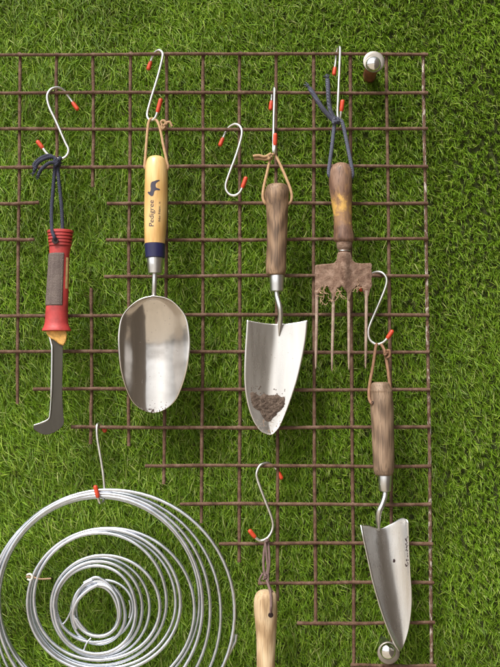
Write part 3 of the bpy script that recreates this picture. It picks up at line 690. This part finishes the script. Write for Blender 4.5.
for cx_, cy_, n_, sp in ((326, 300, 9, 5.5), (341, 294, 6, 3.5), (357, 292, 5, 3.5), (322, 291, 4, 3)):
    for k in range(n_):
        x = cx_ + rg.uniform(-sp, sp) * .6; y = cy_ + rg.uniform(-sp, sp) * .9 - 2; a = rg.uniform(0, 6.28); P = []
        for q in range(rg.randint(4, 6)):
            P.append((x, y, .0785 + .003 * rg.random())); a += rg.uniform(-1.3, 1.3); x += 2.3 * math.cos(a); y += 2.3 * math.sin(a) + .3
        ROOTS.append(P)
for P in ROOTS:
    tube('dry_root', P, .00045, M_root, fk, n=6, sides=6)
r_ = .0025
cord([(338, 118, .068), (335, 122, .069), (333.6, 132, .071), (331.8, 148, .074), (329.8, 163, .0775), (328.8, 173, .079), (330.5, 177, .078)], r_, M_bluecord, fk)
cord([(339, 118.5, .066), (342.5, 123, .068), (346.4, 140, .072), (349.4, 155, .076), (351.9, 168, .079), (352.6, 175, .079), (351, 178, .078)], r_, M_bluecord, fk)
cord([(309.5, 88, .080), (314, 95, .080), (321, 106, .078), (328, 115, .074), (334, 121, .071)], .003, M_bluecord, fk)
cord([(327.6, 79, .080), (328.2, 90, .080), (329, 102, .077), (331, 112, .074), (336, 121, .070)], .003, M_bluecord, fk)
knot(335.5, 121, .070, 3.8, .0025, M_bluecord, fk, 2)
fray(309.5, 88, .080, -.6, -.8, M_bluecord, fk)
fray(327.6, 79, .080, -.05, -1, M_bluecord, fk)

# ------------------------------------------------------------------ narrow trowel
D = .074
nt = thing('trowel', W(400, 650, D), 'narrow deep trowel with grey-brown handle and rust spots, hanging lowest on the right', 'trowel')
NP = [(382, 375, 386), (382.8, 372.6, 388.4), (384.4, 371.2, 389.4), (388, 370.4, 390.6), (391, 370, 392), (393, 370.4, 392.2), (400, 370.2, 393.2), (410, 370.6, 393.6), (430, 371.8, 394), (450, 372.6, 394.2), (466, 373.2, 394), (473, 374.6, 393.2), (475.2, 376, 392.2)]
lathe('handle', NP, D, M_weath2, nt, sides=32, fine=3, wob=.025)
lathe('ferrule', [(475, 378.4, 391.8), (475.6, 378.2, 392), (483, 378.6, 391.4), (490.6, 379.2, 390.8), (491.4, 380, 390)], D, M_ferrule, nt, sides=32)
vs, fs = tube_geo([W(*q) for q in catmull([(385.4, 490, D), (385, 496, D + .002), (382.6, 504, D + .006), (379.4, 511, D + .007), (378.2, 518, D + .002), (378.6, 525, D - .004), (379.4, 531, D - .008)], 6)], [.0036] * 25 + [.0036 - .003 * i / 11 for i in range(12)], 14)
obj('neck', vs, fs, M_ferrule, nt)
NL = [(361, 525), (363.6, 538), (366.4, 551), (369.2, 564), (372.4, 579), (376, 592), (380, 606), (384.4, 619), (389.4, 632), (395, 644), (399.6, 651)]
NR = [(408.6, 522.5), (409, 536), (409.3, 549), (409.9, 562), (410.8, 577), (411.8, 591), (411.8, 605), (410.6, 618), (408.4, 631), (404.6, 643), (400.2, 651)]
def nar_d(u, v, x, y):
    A = .024 * (1 - v) ** .85 + .002; c = -.12
    uu = (u - c) / (1 - c) if u > c else (u - c) / (1 + c)
    return .092 - A * (1 - abs(uu) ** 2.1) - .016 * ((1 + u) / 2) ** 2 * (1 - .5 * v) - .008 * v
def nar_bend(u, v, x, y):
    k = max(0, 1 - v * 8); return x, y + k * (4.5 * math.exp(-((u + .2) / .35) ** 2) - 5 * math.exp(-((u - .72) / .3) ** 2) + (1.5 if u > .95 else 0))
sheet('blade', NL, NR, nar_d, M_narrow, nt, nu=36, nv=6, bend=nar_bend, thick=.0014)
e = [W(x - .2, y, nar_d(-1, i / 10, x, y)) for i, (x, y) in enumerate(NL)]
vs, fs = tube_geo(e, [.0011] * 11, 8); obj('ground_edge', vs, fs, M_bright, nt)
vs = []; fs = []; rg = random.Random(6)
for k in range(30):
    if k == 0: x, y, r = 394, 560.8, .0018
    else: x = 406.3 + rg.gauss(0, .9) + (1 if k % 3 else 0); y = rg.uniform(536, 566); r = rg.uniform(.0004, .0012)
    xs = np.interp(y, [p[1] for p in NL], [p[0] for p in NL]); xe = np.interp(y, [p[1] for p in NR], [p[0] for p in NR])
    dd = nar_d((x - xs) / (xe - xs) * 2 - 1, np.interp(y, [524, 651], [0, 1]), x, y) + .0009; c = W(x, y, dd); b = len(vs)
    for q in range(8): a = q * math.pi / 4; rr = r * rg.uniform(.7, 1.2); vs.append(c + Vector((math.cos(a) * rr, 0, math.sin(a) * rr * 1.4)))
    vs.append(c + Vector((0, -.0005, 0)))
    fs += [(b + q, b + (q + 1) % 8, b + 8) for q in range(8)]
tag(obj('rust_spots', vs, fs, M_dkgap, nt), kind='stuff')
r_ = .002
cord([(377, 343.6, .0585), (375.6, 348, .061), (373, 366, .068), (369.8, 384, .074), (369, 396, .0775), (370.6, 402, .080), (373, 403.6, .083)], r_, M_browncord, nt)
cord([(380, 343.4, .057), (383.4, 348, .060), (386, 358, .064), (388, 370, .068), (389.6, 383, .072), (391.6, 396, .074)], r_, M_browncord, nt)
knot(386.2, 352.5, .065, 3.4, .0018, M_browncord, nt, 12)
cord([(383, 347, .063), (385.4, 351, .066), (389.4, 350.6, .067), (389.6, 356, .066), (386, 358, .066)], .0018, M_browncord, nt)
disc('hole', 372.8, 402.8, .078, .0838, .002, M_dkgap, nt, [(.002, .0838), (.002, .078)], 12)

# ------------------------------------------------------------------ pale handle at the bottom edge
D = .074
ph = thing('hand_tool', W(266, 745, D), 'pale bare-wood handle with drilled hole, cut off by the bottom of the picture', 'tool handle')
PP = [(590.2, 261, 271), (591, 258.6, 273.4), (593, 256.6, 275.4), (597, 254.8, 276.6), (604, 254.2, 277.2), (614, 254.4, 277.2), (624, 255.4, 276.6), (637, 256.4, 275.8), (652, 256.8, 275.2), (667, 257, 275), (700, 257.6, 275), (738, 258.6, 274.6), (741, 260, 273.4)]
lathe('handle', PP, D, M_ash, ph, sides=32, fine=4, wob=.015)
lathe('ferrule', [(740.6, 261, 272.4), (741.4, 260.6, 272.8), (760, 261.8, 271.8), (761, 263, 270.8)], D, M_ferrule, ph)
wrap('hole', [(270.5 + 2.5 * math.cos(q * math.pi / 10), 615 + 2.7 * math.sin(q * math.pi / 10)) for q in range(20)], [tuple(range(20))], ph, PP, D, M_dkgap)
r_ = .0017
cord([(267, 539.6, .060), (264.6, 548, .062), (263.4, 562, .065), (264.4, 573, .068), (267, 581, .072), (270.4, 592, .084), (271.2, 604, .0895), (270.9, 608, .0895), (270.7, 612.5, .0868)], r_, M_darkcord, ph)
cord([(267.4, 539.6, .0575), (268.6, 548, .060), (269.4, 562, .064), (268, 574, .068), (268.4, 584, .073), (272, 592, .080)], r_, M_darkcord, ph)
cord([(265.4, 541, .061), (266.6, 556, .064), (267.4, 570, .067), (263, 580, .070)], .0014, M_darkcord, ph)
cord([(263, 573, .068), (259.5, 580, .069), (261.5, 584, .069)], .0014, M_darkcord, ph)
knot(266, 576, .068, 3.2, .0015, M_darkcord, ph, 21)
knot(267, 540.4, .059, 1.8, .0015, M_darkcord, ph, 22)
